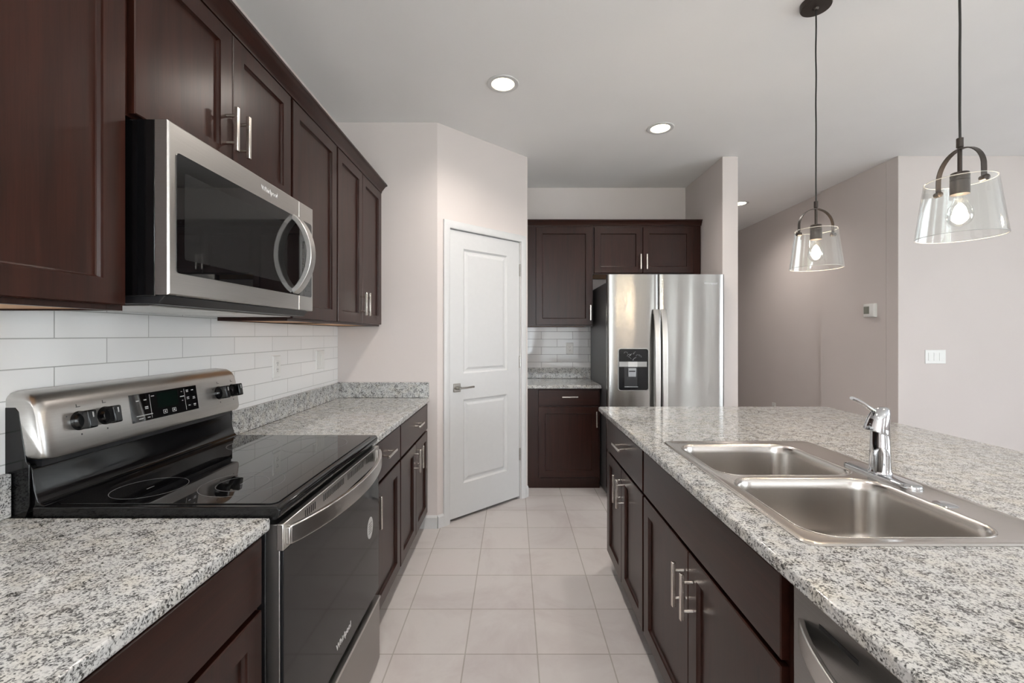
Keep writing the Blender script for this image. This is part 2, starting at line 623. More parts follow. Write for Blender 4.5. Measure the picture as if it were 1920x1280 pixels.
window('window_3', 4.35, 5.05, 0.3, 2.3, YR - 0.06, [])
window('window_2', -2.7, 0.9, 0.6, 2.2, XR + 0.06, [-1.5, -0.3], 'x')
g = tag(obj('lawn', box(-8, 14, YR - 14, YR - th - 0.02, -0.12, -0.06), M['grass']), 'green lawn outside the patio door', 'lawn')
g['kind'] = 'structure'

# tile splash areas: thin slabs of tile on the walls
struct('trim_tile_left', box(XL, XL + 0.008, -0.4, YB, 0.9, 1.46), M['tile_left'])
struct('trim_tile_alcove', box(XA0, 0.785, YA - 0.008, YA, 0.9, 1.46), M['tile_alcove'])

# baseboards
def base_prof(bm, L, h=0.09):
    loft(bm, [[(x, 0, 0), (x, -0.014, 0), (x, -0.014, h - 0.014), (x, -0.006, h - 0.004), (x, -0.004, h), (x, 0, h)] for x in (0, L)])
for nm, mt, L in (('baseboard_back', T((-0.66, YB, 0)), 0.129),
                  ('baseboard_pantry_left', MD, 0.049),
                  ('baseboard_pantry_right', MD @ T((0.865, 0, 0)), LD - 0.865),
                  ('baseboard_right_front', T((XH, 3.66, 0)), 3.2),
                  ('baseboard_stub', T((XA1, YS, 0)), 0.131)):
    bm = bmesh.new()
    base_prof(bm, L)
    o = struct(nm, bm, M['white'])
    o.matrix_world = mt

# pantry door
c0, c1, ct = 0.049, 0.865, 2.172
bm = bmesh.new()
cas = [(0.0, 0.0), (0.0, -0.012), (0.008, -0.016), (0.045, -0.013), (0.053, -0.009), (0.053, 0.0)]
def casing(bm, outer, inner_sign):
    pass
loops = []
# path: up the left side, across the head, down the right side, mitred
prof = cas
for (px, pz, dx, dz) in ((c0, 0.0, 1, 0), (c0, ct, 1, -1), (c1, ct, -1, -1), (c1, 0.0, -1, 0)):
    loops.append([(px + dx * a, y, pz + dz * a) for a, y in prof])
rings = [[bm.verts.new(p) for p in lp] for lp in loops]
for a, b in zip(rings, rings[1:]):
    for j in range(len(prof)):
        k = (j + 1) % len(prof)
        bm.faces.new((a[j], a[k], b[k], b[j]))
bm.faces.new(rings[0]); bm.faces.new(rings[-1][::-1])
cs = struct('trim_pantry_casing', bm, M['white'], smooth=True)
cs.matrix_world = MD
bm = bmesh.new()
for a, b in ((D0, D0 + 0.004), (D1 - 0.004, D1)):
    bx(bm, a, b, 0, th, 0, DH)
bx(bm, D0, D1, 0, th, DH - 0.004, DH)
j = struct('trim_pantry_jamb', bm, M['white']); j.matrix_world = MD
bm = bmesh.new()
u0, u1 = D0 + 0.007, D1 - 0.007
h0, h1 = 0.022, DH - 0.009
y0 = 0.006
pan = [(0.231, 0.668, 1.068, 1.987), (0.231, 0.668, 0.259, 0.876)]
plate_holes(bm, [(u0, h0), (u1, h0), (u1, h1), (u0, h1)], [[(a, c), (b, c), (b, d), (a, d)] for a, b, c, d in pan], lambda a, b: (a, y0, b))
for a, b, c, d in pan:
    rect_loft(bm, a, b, c, d, [(0, y0), (0.004, y0 + 0.004), (0.014, y0 + 0.011), (0.026, y0 + 0.011), (0.044, y0 + 0.004)], cap0=False)
rect_loft(bm, u0, u1, h0, h1, [(0, y0), (0, y0 + 0.035)], cap0=False)
d = struct('door_1', bm, M['white'], smooth=False)
d.matrix_world = MD
# lever on a square rose
hp = bpy.data.objects.new('door_handle', None); COL.objects.link(hp); hp.parent = d
hu, hh = 0.170, 0.968
obj('rose', box(hu - 0.031, hu + 0.031, y0 - 0.009, y0, hh - 0.031, hh + 0.031), M['pewter'], hp, 0.003)
bm = bmesh.new()
tube(bm, [(hu, y0 - 0.009, hh), (hu, y0 - 0.05, hh)], 0.011)
ribbon(bm, [(hu - 0.012, y0 - 0.052, hh), (hu + 0.05, y0 - 0.053, hh), (hu + 0.125, y0 - 0.047, hh + 0.002)], (0, 0, 1), 0.014, 0.010)
obj('lever', bm, M['pewter'], hp, 0.001)
for hz in (1.885, 1.13, 0.37):
    bm = bmesh.new()
    tube(bm, [(u1 + 0.003, y0 - 0.006, hz - 0.05), (u1 + 0.003, y0 - 0.006, hz + 0.05)], 0.0065, 10)
    bx(bm, u1 - 0.002, u1 + 0.012, y0 - 0.004, y0 + 0.002, hz - 0.048, hz + 0.048)
    obj('hinge', bm, M['pewter'], d)

# ------------------------------------------------------------------ cabinets
def pull(parent, u, h, vertical, L=0.140, v=-0.02):
    bm = bmesh.new()
    s = 0.034
    if vertical:
        ribbon(bm, [(u, v - s, h - L / 2), (u, v - s, h + L / 2)], (1, 0, 0), 0.0120, 0.0120)
        for q in (-1, 1):
            tube(bm, [(u, v, h + q * L * 0.31), (u, v - s, h + q * L * 0.31)], 0.0056, 10)
    else:
        ribbon(bm, [(u - L / 2, v - s, h), (u + L / 2, v - s, h)], (0, 0, 1), 0.0120, 0.0120)
        for q in (-1, 1):
            tube(bm, [(u + q * L * 0.31, v, h), (u + q * L * 0.31, v - s, h)], 0.0056, 10)
    return obj('handle', bm, M['nickel'], parent, 0.0018)

def shaker(parent, a, b, c, d, stile=0.058):
    bm = bmesh.new()
    rect_loft(bm, a, b, c, d, [(0, -0.001), (0, -0.0175), (0.0025, -0.020), (stile, -0.020), (stile + 0.001, -0.0150), (stile + 0.004, -0.0090), (stile + 0.007, -0.0080)])
    return obj('door', bm, M['wood'], parent, smooth=False)

def slab(parent, a, b, c, d, name='drawer'):
    bm = bmesh.new()
    rect_loft(bm, a, b, c, d, [(0, -0.001), (0, -0.0175), (0.0025, -0.020)])
    return obj(name, bm, M['wood_h'], parent, smooth=False)

def cabinet(name, label, mat, x0, x1, depth, z0, z1, fronts, group=None, toe=0.0, upper=False, cat='cabinet', origin=None):
    """local x0..x1 is the box, the face frame's front is local y = 0."""
    m = mat @ T((x0, 0, 0))
    t = thing(name, label, cat, m, group)
    W = x1 - x0
    bm = bmesh.new()
    p = 0.018
    zb = z0 + toe
    bx(bm, 0, p, 0, depth, zb, z1)
    bx(bm, W - p, W, 0, depth, zb, z1)
    bx(bm, p, W - p, depth - 0.008, depth, zb, z1)
    # face frame
    sw = 0.03
    sl_ = max(sw + 0.012, min(f[1] for f in fronts) - x0 + 0.02)
    sr_ = max(sw + 0.012, x1 - max(f[2] for f in fronts) + 0.02)
    bx(bm, p, sl_, 0, 0.018, zb, z1)
    bx(bm, W - sr_, W - p, 0, 0.018, zb, z1)
    bx(bm, sw, W - sw, 0.0005, 0.018, z1 - 0.035, z1)
    bx(bm, sw, W - sw, 0.0005, 0.018, zb, zb + 0.035)
    rails = sorted({round(f[3], 4) for f in fronts if f[0] == 'door'} & {round(f[3], 4) for f in fronts} )
    for f in fronts:
        if f[0] == 'drawer' or f[0] == 'panel':
            bx(bm, sw, W - sw, 0.0006, 0.018, f[3] - 0.025, f[3] + 0.02)
    if sum(1 for f in fronts if f[0] == 'door') > 1:
        dd = [f for f in fronts if f[0] == 'door']
        mx_ = (dd[0][2] + dd[1][1]) / 2 - x0
        bx(bm, mx_ - 0.025, mx_ + 0.025, 0.0007, 0.018, zb, max(f[4] for f in dd))
    if not upper:
        bx(bm, p, W - p, 0.018, depth - 0.008, zb, zb + 0.018)
    obj('carcass', bm, M['wood'], t, smooth=False)
    if upper:
        bm = bmesh.new()
        bx(bm, p, W - p, 0.018, depth - 0.008, z0 + 0.004, z0 + 0.02)
        obj('bottom_panel', bm, M['maple'], t, smooth=False)
        bx_ = box(p, W - p, 0.018, depth - 0.008, z1 - 0.02, z1)
        obj('top_panel', bx_, M['wood'], t, smooth=False)
    if toe > 0:
        obj('toe_kick', box(0, W, 0.045 if toe > 0.06 else 0.02, depth, z0, z0 + toe), M['wood'], t, smooth=False)
    for f in fronts:
        kind, a, b, c, d = f[:5]
        h = f[5] if len(f) > 5 else None
        if kind == 'door':
            o = shaker(t, a - x0, b - x0, c, d)
        else:
            o = slab(t, a - x0, b - x0, c, d, 'drawer' if kind == 'drawer' else 'front_panel')
        if h:
            pull(o, h[0] - x0, h[1], h[2])
    return t

ML = left_run(-0.617)      # face frame plane of the left bases (door fronts 2 cm proud)
DEPL = 0.617
cabinet('base_cabinet', 'dark reddish base cabinet in the near left corner, beside the range', ML, 0.15, 1.062, DEPL, 0, 0.883,
        [('drawer', 0.162, 1.048, 0.715, 0.872, (0.605, 0.80, False)), ('door', 0.162, 0.603, 0.118, 0.700, (0.56, 0.60, True)),
         ('door', 0.607, 1.048, 0.118, 0.700, (0.65, 0.60, True))], 'left base cabinets', 0.11)
cabinet('base_cabinet', 'narrow dark base cabinet with one drawer and one door beyond the range', ML, 1.842, 2.338, DEPL, 0, 0.883,
        [('drawer', 1.852, 2.332, 0.698, 0.872, (2.062, 0.80, False)), ('door', 1.852, 2.332, 0.118, 0.684, (1.878, 0.595, True))], 'left base cabinets', 0.11)
cabinet('base_cabinet', 'dark base cabinet with a drawer over two doors, ending at the pantry corner', ML, 2.339, 3.083, DEPL, 0, 0.883,
        [('drawer', 2.346, 3.074, 0.698, 0.872, (2.715, 0.80, False)), ('door', 2.346, 2.708, 0.118, 0.684, (2.664, 0.59, True)),
         ('door', 2.712, 3.074, 0.118, 0.684, (2.756, 0.59, True))], 'left base cabinets', 0.11)
MU = left_run(-0.938)
DEPU = 0.297
UB, UT = 1.412, 2.362
cabinet('wall_cabinet', 'reddish brown wall cabinet in the upper left corner, left of the microwave', MU, 0.585, 1.058, DEPU, UB, UT,
        [('door', 0.60, 1.045, UB + 0.012, 2.338, (0.64, 1.54, True))], 'left wall cabinets', upper=True)
cabinet('wall_cabinet', 'short two-door dark wood wall cabinet directly above the microwave', MU, 1.059, 1.830, DEPU, 1.886, UT,
        [('door', 1.070, 1.442, 1.892, 2.338, (1.411, 2.012, True)), ('door', 1.446, 1.822, 1.892, 2.338, (1.474, 2.012, True))], 'left wall cabinets', upper=True)
cabinet('wall_cabinet', 'dark wood wall cabinet with a single tall door, just right of the microwave', MU, 1.831, 2.303, DEPU, UB, UT,
        [('door', 1.840, 2.296, UB + 0.012, 2.338, (1.875, 1.54, True))], 'left wall cabinets', upper=True)
cabinet('wall_cabinet', 'dark wood two-door wall cabinet at the far end of the left run', MU, 2.304, 3.083, DEPU, UB, UT,
        [('door', 2.312, 2.686, UB + 0.012, 2.338, (2.655, 1.54, True)), ('door', 2.690, 3.070, UB + 0.012, 2.338, (2.722, 1.54, True))], 'left wall cabinets', upper=True)
# crown along the left wall cabinets
bm = bmesh.new()
cp = [(0.004, 2.352), (-0.006, 2.352), (-0.010, 2.362), (-0.026, 2.382), (-0.030, 2.392), (-0.038, 2.395), (-0.038, 2.402), (0.30, 2.402), (0.30, 2.363), (0.004, 2.363)]
cp = [(-0.0005, 2.343), (-0.019, 2.343), (-0.021, 2.356), (-0.026, 2.362), (-0.042, 2.382), (-0.048, 2.388), (-0.058, 2.391), (-0.058, 2.401), (0.02, 2.401), (0.02, 2.3635), (-0.0005, 2.3635)]
loft(bm, [[(x, y - 0.0, z) for y, z in cp] for x in (0.585, 3.085)])
o = obj('crown_molding', bm, M['wood_h'], None)
o.matrix_world = MU
tag(o, 'dark wood crown strip running along the top of the left wall cabinets', 'molding')

# alcove cabinets
MAW = T((0, 4.08, 0))
cabinet('wall_cabinet', 'tall single-door dark wall cabinet above the small alcove counter', MAW, 0.123, 0.738, 0.372, 1.432, 2.372,
        [('door', 0.211, 0.729, 1.444, 2.343, (0.709, 1.556, True))], 'alcove wall cabinets', upper=True)
cabinet('wall_cabinet', 'short two-door dark wall cabinet above the refrigerator', MAW, 0.739, 1.736, 0.372, 1.912, 2.372,
        [('door', 0.750, 1.193, 1.922, 2.343, (1.170, 2.022, True)), ('door', 1.199, 1.660, 1.922, 2.343, (1.226, 2.022, True))], 'alcove wall cabinets', upper=True)
bm = bmesh.new()
cp2 = [(-0.0005, 2.362), (-0.008, 2.362), (-0.012, 2.372), (-0.026, 2.390), (-0.034, 2.402), (-0.038, 2.404), (-0.038, 2.412), (0.02, 2.412), (0.02, 2.3735), (-0.0005, 2.3735)]
loft(bm, [[(x, y, z) for y, z in cp2] for x in (0.124, 1.740)])
o = obj('crown_molding', bm, M['wood_h'], None); o.matrix_world = MAW
tag(o, 'dark wood crown strip over the alcove cabinets and refrigerator', 'molding')
MAB = T((0, 3.875, 0))
cabinet('base_cabinet', 'small dark base cabinet with one drawer under the alcove counter', MAB, 0.123, 0.765, 0.58, 0, 0.883,
        [('drawer', 0.222, 0.750, 0.735, 0.872, (0.495, 0.812, False)), ('door', 0.222, 0.750, 0.105, 0.722, (0.727, 0.617, True))], 'alcove cabinets', 0.06)

# island
YI = 2.62
MI = island_run(0.560, YI)
def yi(y):
    return YI - y
IG = 'island cabinets'
cabinet('base_cabinet', 'dark island cabinet with a drawer over two doors at the far end of the island', MI, yi(2.60), yi(1.832), 0.58, 0, 0.883,
        [('drawer', yi(2.535), yi(1.840), 0.698, 0.872, (yi(2.175), 0.80, False)), ('door', yi(2.535), yi(2.200), 0.115, 0.684, (yi(2.222), 0.578, True)),
         ('door', yi(2.196), yi(1.840), 0.115, 0.684, (yi(2.148), 0.578, True))], IG, 0.105)
cabinet('base_cabinet', 'wide dark island cabinet with two doors below the double sink', MI, yi(1.831), yi(0.866), 0.58, 0, 0.883,
        [('panel', yi(1.822), yi(0.890), 0.698, 0.872), ('door', yi(1.822), yi(1.362), 0.115, 0.684, (yi(1.390), 0.568, True)),
         ('door', yi(1.358), yi(0.890), 0.115, 0.684, (yi(1.322), 0.568, True))], IG, 0.105)
# island back and knee wall under the overhang
o = obj('island_back_panel', box(1.145, 1.30, 0.20, 2.60, 0, 0.883), M['wood'], None, 0.001, False)
tag(o, 'dark wood back of the island under the overhanging granite', 'panel')

# ------------------------------------------------------------------ granite tops
def top(name, label, outer, holes=(), z1=0.914, z0=0.884, bev=0.006):
    bm = slab_holes(outer, list(holes), lambda a, b: (a, b, z1), lambda a, b: (a, b, z0))
    o = obj(name, bm, M['granite'], None, bev, True, seg=3)
    return tag(o, label, 'countertop')
def rc(x0, x1, y0, y1):
    return [(x0, y0), (x1, y0), (x1, y1), (x0, y1)]
top('countertop', 'speckled granite countertop in the near left corner, in front of the range', rc(XL + 0.001, -0.585, -0.45, 1.064))
top('countertop', 'speckled granite countertop between the range and the pantry corner', rc(XL + 0.001, -0.585, 1.840, YB - 0.001))
top('countertop', 'small granite countertop in the alcove left of the refrigerator', rc(XA0 + 0.001, 0.772, 3.832, YA - 0.001))
sx0, sx1, sy0, sy1 = 0.612, 1.205, 0.915, 1.812
hole = rrect((sx0 + sx1) / 2, (sy0 + sy1) / 2, sx1 - sx0 - 0.03, sy1 - sy0 - 0.03, 0.03, 4)
top('countertop', 'large granite island countertop around the double sink', rc(0.523, 1.92, -0.35, 2.70), [hole])
def splash(label, *a):
    o = obj('backsplash', box(*a), M['granite'], None, 0.003)
    return tag(o, label, 'backsplash')
splash('low granite upstand along the tiled left wall beyond the range', XL + 0.0085, XL + 0.028, 1.842, YB - 0.022, 0.9145, 1.020)
splash('low granite upstand along the tiled wall at the near left corner', XL + 0.0085, XL + 0.028, -0.45, 1.063, 0.9145, 1.020)
splash('granite upstand on the painted end wall beside the pantry door', XL + 0.009, -0.588, YB - 0.021, YB - 0.0015, 0.9145, 1.022)
splash('granite upstand below the tiles at the back of the alcove', XA0 + 0.002, 0.779, YA - 0.028, YA - 0.009, 0.9145, 1.022)

# ------------------------------------------------------------------ range
MR = left_run(-0.565) @ T((1.067, 0, 0))
rg = thing('range', 'stainless and black electric range with glass cooktop between the left counters', 'range', MR)
W = 0.770
bm = bmesh.new()
bx(bm, 0.003, W - 0.003, 0.036, 0.66, 0.03, 0.905)
obj('body', bm, M['black_satin'], rg, 0.002)
for a in (0.04, W - 0.08):
    for b in (0.06, 0.6):
        bm = bmesh.new(); lathe(bm, [(0.018, 0.0), (0.018, 0.03)], (a + 0.02, b, 0), 12)
        obj('foot', bm, M['black_satin'], rg)
# cooktop frame with a rounded front lip, and the ceramic glass set in it
bm = bmesh.new()
pf = [(0.60, 0.905), (0.012, 0.905), (0.002, 0.912), (-0.001, 0.922), (0.001, 0.932), (0.008, 0.937), (0.60, 0.937)]
loft(bm, [[(x, y, z) for y, z in pf] for x in (0.0, W)])
obj('cooktop', bm, M['black_gloss'], rg, 0.003)
bm = bmesh.new()
gl = [(x, y) for x, y in rrect(W / 2, 0.293, W - 0.036, 0.548, 0.02, 4)]
loft(bm, [[(x, y, 0.9372) for x, y in gl], [(x, y, 0.9395) for x, y in gl]])
glass = obj('cooktop_glass', bm, M['black_glass'], rg, 0.0008)
def ring(cx, cy, r, wd=0.0010, mark=True):
    bm = bmesh.new()
    lathe(bm, [(r - wd, 0), (r, 0), (r, 0.0003), (r - wd, 0.0003)], (cx, cy, 0.93955), 64, close=True)
    o = obj('burner_ring', bm, M['ring'], rg)
    if mark:
        obj('burner_mark', box(cx - 0.012, cx + 0.012, cy - 0.0015, cy + 0.0015, 0.93955, 0.93985), M['ring'], o)
for cx, cy, r, mk in ((0.13, 0.42, 0.085, True), (0.165, 0.19, 0.105, True), (0.60, 0.42, 0.085, True), (0.60, 0.185, 0.115, True), (0.165, 0.19, 0.065, False)):
    ring(cx, cy, r, mark=mk)
# black riser behind the glass
bm = bmesh.new()
pr = [(0.665, 0.906), (0.575, 0.937), (0.583, 0.9395), (0.592, 0.948), (0.600, 0.975), (0.606, 1.022), (0.612, 1.036), (0.665, 1.036)]
loft(bm, [[(x, y, z) for y, z in pr] for x in (0.006, W - 0.006)])
obj('riser', bm, M['black_gloss'], rg, 0.002)
bm = bmesh.new()
bx(bm, 0.02, W - 0.02, 0.598, 0.66, 1.030, 1.06)
obj('vent_gap', bm, M['black_satin'], rg)
# stainless control panel
pb = [(0.578, 1.046), (0.572, 1.050), (0.570, 1.058), (0.586, 1.165), (0.592, 1.188), (0.602, 1.204), (0.620, 1.214), (0.655, 1.217), (0.664, 1.214), (0.664, 1.046)]
def endprof(x, s):
    cy, cz = 0.62, 1.13
    return [(x, cy + (y - cy) * s, cz + (z - cz) * s) if y < 0.65 else (x, y, cz + (z - cz) * s) for y, z in pb]
bm = bmesh.new()
loft(bm, [endprof(0.0, 0.80), endprof(0.003, 0.88), endprof(0.009, 0.95), endprof(0.020, 0.99), endprof(0.032, 1.0),
          endprof(W - 0.032, 1.0), endprof(W - 0.020, 0.99), endprof(W - 0.009, 0.95), endprof(W - 0.003, 0.88), endprof(W, 0.80)])
obj('control_panel', bm, M['steel'], rg)
for x in (-0.001, W - 0.003):
    bm = bmesh.new()
    ep = [(0.606, 0.94), (0.606, 1.04), (0.613, 1.046), (0.632, 1.168), (0.640, 1.178), (0.665, 1.178), (0.665, 0.90), (0.62, 0.90)]
    loft(bm, [[(xx, y, z) for y, z in ep] for xx in (x, x + 0.004)])
    obj('end_cap', bm, M['black_gloss'], rg, 0.001)
# frame of the sloped face
sl = math.atan2(0.016, 0.107)
def onpanel(x, h, out=0.0):
    t = (h - 1.058) / 0.107
    return Vector((x, 0.570 + 0.016 * t - out * math.cos(sl), h + out * math.sin(sl) * -1))
RP = (PI / 2 - sl, 0, 0)
def panelbox(x0_, x1_, h0_, h1_, o0, o1):
    bm = bmesh.new()
    pts = []
    for o_ in (o0, o1):
        pts.append([onpanel(x0_, h0_, o_), onpanel(x1_, h0_, o_), onpanel(x1_, h1_, o_), onpanel(x0_, h1_, o_)])
    loft(bm, pts)
    return bm
disp = obj('display_panel', panelbox(0.252, 0.530, 1.088, 1.172, -0.001, 0.0015), M['black_glass'], rg, 0.0005)
obj('display', panelbox(0.352, 0.438, 1.118, 1.166, 0.0016, 0.0019), M['display'], disp)
bm = bmesh.new()
def strips(lst, o0=0.0016, o1=0.0021):
    for a, h, w_, t_ in lst:
        pts = [[onpanel(a - w_ / 2, h - t_ / 2, q), onpanel(a + w_ / 2, h - t_ / 2, q), onpanel(a + w_ / 2, h + t_ / 2, q), onpanel(a - w_ / 2, h + t_ / 2, q)] for q in (o0, o1)]
        loft(bm, pts)
strips([(0.278, 1.152, 0.010, 0.0028), (0.306, 1.152, 0.010, 0.0028), (0.308, 1.130, 0.012, 0.0026), (0.308, 1.125, 0.012, 0.0026),
        (0.298, 1.106, 0.060, 0.0022), (0.283, 1.097, 0.016, 0.0026), (0.312, 1.097, 0.010, 0.0026), (0.336, 1.160, 0.012, 0.0022),
        (0.458, 1.142, 0.018, 0.0026), (0.458, 1.158, 0.006, 0.0016), (0.458, 1.128, 0.006, 0.0016), (0.484, 1.160, 0.010, 0.0026), (0.484, 1.155, 0.010, 0.0020), (0.508, 1.158, 0.010, 0.0026),
        (0.484, 1.135, 0.010, 0.0026), (0.484, 1.130, 0.010, 0.0020), (0.512, 1.133, 0.010, 0.0026), (0.512, 1.128, 0.012, 0.0020), (0.486, 1.107, 0.009, 0.0026), (0.512, 1.108, 0.012, 0.0026), (0.512, 1.103, 0.010, 0.0020)])
for a in (0.378, 0.416):      # the two framed arrow keys
    for q in ((a, 1.1095, 0.015, 0.0012), (a, 1.0985, 0.015, 0.0012), (a - 0.0075, 1.104, 0.0012, 0.012), (a + 0.0075, 1.104, 0.0012, 0.012), (a, 1.104, 0.005, 0.004)):
        strips([q])
strips([(0.324, 1.13, 0.0008, 0.072), (0.470, 1.13, 0.0008, 0.072)])
obj('key_lettering', bm, M['print'], disp, smooth=False)
# small marks around the knobs
KN = ((0.098, 1.128), (0.172, 1.128), (0.650, 1.128), (0.730, 1.128))
for a, h in KN:
    c = onpanel(a, h, 0.0)
    n = Vector((0, -math.cos(sl), -math.sin(sl) * -1 * -1))
    n = Vector((0, -math.cos(sl), math.sin(sl))) if False else Vector((0, -math.cos(sl), -math.sin(sl) * -1))
    upv = Vector((0, math.sin(sl), math.cos(sl)))
    n = Vector((0, -math.cos(sl), math.sin(sl)))
    bm = bmesh.new()
    tube(bm, [c - n * 0.001, c + n * 0.004, c + n * 0.014, c + n * 0.016], [0.026, 0.025, 0.022, 0.020], 28)
    kn = obj('knob', bm, M['black_gloss'], rg)
    bm = bmesh.new()
    ribbon(bm, [c + n * 0.008, c + n * 0.020, c + n * 0.033, c + n * 0.037], upv, 0.048, 0.024)
    gp = obj('grip', bm, M['black_gloss'], kn, 0.004, seg=3)
    bm = bmesh.new()
    ribbon(bm, [c + n * 0.0372 + upv * 0.004, c + n * 0.0372 + upv * 0.018], n, 0.0012, 0.003)
    obj('pointer', bm, M['print'], kn)
    bm = bmesh.new()
    strips([(a, h + 0.036, 0.012, 0.0016), (a - 0.004, h + 0.040, 0.0016, 0.006), (a, h - 0.036, 0.004, 0.004), (a - 0.033, h + 0.016, 0.004, 0.003), (a + 0.03, h - 0.02, 0.004, 0.003)], -0.0005, 0.0004)
    obj('knob_lettering', bm, M['grey_print'], rg, smooth=False)
# oven door
dr = obj('oven_door', box(0.004, W - 0.004, 0.002, 0.036, 0.302, 0.893), M['steel_dark'], rg, 0.002)
obj('door_glass', box(0.006, W - 0.006, -0.006, 0.002, 0.302, 0.828), M['oven_glass'], dr, 0.0015)
tr = obj('door_top_band', box(0.003, W - 0.003, -0.007, 0.010, 0.829, 0.894), M['steel'], dr, 0.002)
for g0, n_, st in ((0.115, 6, 0.0115), (0.230, 14, 0.0115), (0.420, 14, 0.0115), (0.610, 7, 0.0115)):
    bm = bmesh.new()
    for k in range(n_):
        bx(bm, g0 + k * st, g0 + k * st + 0.0045, -0.0076, -0.0065, 0.864, 0.884)
    obj('vent_slot', bm, M['slot'], dr, smooth=False)
bm = bmesh.new()
N = 28
P = []
for k in range(N + 1):
    s = k / N
    x = 0.022 + (W - 0.044) * s
    P.append((x, -0.012 - 0.064 * (1 - (2 * s - 1) ** 2) ** 0.85, 0.861))
ribbon(bm, P, (0, 0, 1), 0.046, 0.013)
bx(bm, 0.014, 0.038, -0.018, -0.006, 0.840, 0.882)
bx(bm, W - 0.038, W - 0.014, -0.018, -0.006, 0.840, 0.882)
obj('handle', bm, M['steel'], dr, 0.0025)
bm = bmesh.new()
lathe(bm, [(0.033, -0.0068), (0.033, -0.0061)], (0.655, 0, 0), 32, 'y')
for v in bm.verts:
    v.co.z = v.co.z * 1.25 + 0.60
stk = obj('sticker', bm, M['sticker'], dr)
bm = bmesh.new()
for q in range(5):
    bx(bm, 0.655 - 0.018, 0.655 + 0.018 - 0.004 * (q % 2), -0.0072, -0.0068, 0.580 + q * 0.009, 0.5832 + q * 0.009)
obj('sticker_print', bm, M['sticker_grey'], stk)
text('logo', 'Whirlpool', 0.030, M['logo'], dr, (0.388, -0.0066, 0.36))
dw_ = obj('storage_drawer', box(0.004, W - 0.004, -0.010, 0.05, 0.012, 0.270), M['drawer_steel'], rg, 0.003)
obj('drawer_lip', box(0.004, W - 0.004, -0.014, 0.02, 0.262, 0.273), M['steel'], dw_, 0.002)

# ------------------------------------------------------------------ microwave
MM = left_run(-0.837) @ T((1.070, 0, 0))
mw = thing('microwave', 'stainless over-the-range microwave mounted under the left wall cabinet', 'microwave', MM)
WM_ = 0.773
h0, h1 = 1.452, 1.878
obj('body', box(0.002, WM_ - 0.012, 0.034, 0.398, h0 - 0.004, h1 + 0.002), M['black_gloss'], mw, 0.003)
bm = bmesh.new()
rect_loft(bm, 0, 0.653, h0, h1, [(0, 0.033), (0, 0.004), (0.002, 0.001), (0.004, 0)])
md = obj('door', bm, M['steel'], mw, smooth=False)
bm = bmesh.new()
rect_loft(bm, 0.655, WM_, h0, h1, [(0, 0.033), (0, 0.004), (0.002, 0.001), (0.004, 0)])
mc = obj('control_column', bm, M['steel'], mw, smooth=False)
def rplate(x0_, x1_, z0_, z1_, y0_, y1_, r, corners=(1, 1, 1, 1)):
    pts = []
    cxs = ((x1_, z1_, 0), (x0_, z1_, PI / 2), (x0_, z0_, PI), (x1_, z0_, 3 * PI / 2))
    for (cx, cz, a0), on in zip(cxs, corners):
        rr = r if on else 0.0004
        ox = cx - rr * (1 if cx == x1_ else -1)
        oz = cz - rr * (1 if cz == z1_ else -1)
        for k in range(5):
            a = a0 + PI / 2 * k / 4
            pts.append((ox + rr * math.cos(a), oz + rr * math.sin(a)))
    bm = bmesh.new()
    loft(bm, [[(x, y, z) for x, z in pts] for y in (y0_, y1_)])
    return bm
gw = obj('door_glass', rplate(0.024, 0.6525, 1.508, 1.808, 0.0005, -0.002, 0.010, (0, 1, 1, 0)), M['black_glass'], md)
obj('window_screen', rplate(0.050, 0.560, 1.545, 1.765, -0.0021, -0.0024, 0.008), M['mesh_glass'], md)
cg = obj('control_glass', rplate(0.6555, 0.756, 1.508, 1.808, 0.0005, -0.002, 0.010, (1, 0, 0, 1)), M['black_glass'], mc)
bm = bmesh.new()
for r_ in range(9):
    for c_ in range(3):
        bx(bm, 0.673 + c_ * 0.026, 0.673 + c_ * 0.026 + 0.012, -0.0024, -0.002, 1.530 + r_ * 0.021, 1.5325 + r_ * 0.021)
obj('key_lettering', bm, M['grey_print'], mc, smooth=False)
bm = bmesh.new()
P = [(0.615, 0.000 - 0.064 * (1 - (2 * k / 24 - 1) ** 2) ** 0.8, 1.518 + 0.286 * k / 24) for k in range(25)]
ribbon(bm, P, (1, 0, 0), 0.040, 0.020)
obj('handle', bm, M['steel'], md, 0.0025)
text('logo', 'Whirlpool', 0.024, M['logo'], md, (0.445, -0.0003, 1.845))
bm = bmesh.new()
loft(bm, [[(x, y, z) for y, z in ((0.012, h0 - 0.001), (0.03, h0 - 0.022), (0.39, h0 - 0.022), (0.39, h0 - 0.004), (0.10, h0 - 0.001))] for x in (0.006, WM_ - 0.018)])
bt = obj('base_tray', bm, M['black_satin'], mw, 0.002)
bm = bmesh.new()
for k in range(2):
    bx(bm, 0.03 + 0.355 * k, 0.37 + 0.355 * k, 0.07, 0.37, h0 - 0.026, h0 - 0.0225)
obj('grease_filter', bm, M['steel'], bt, 0.001)

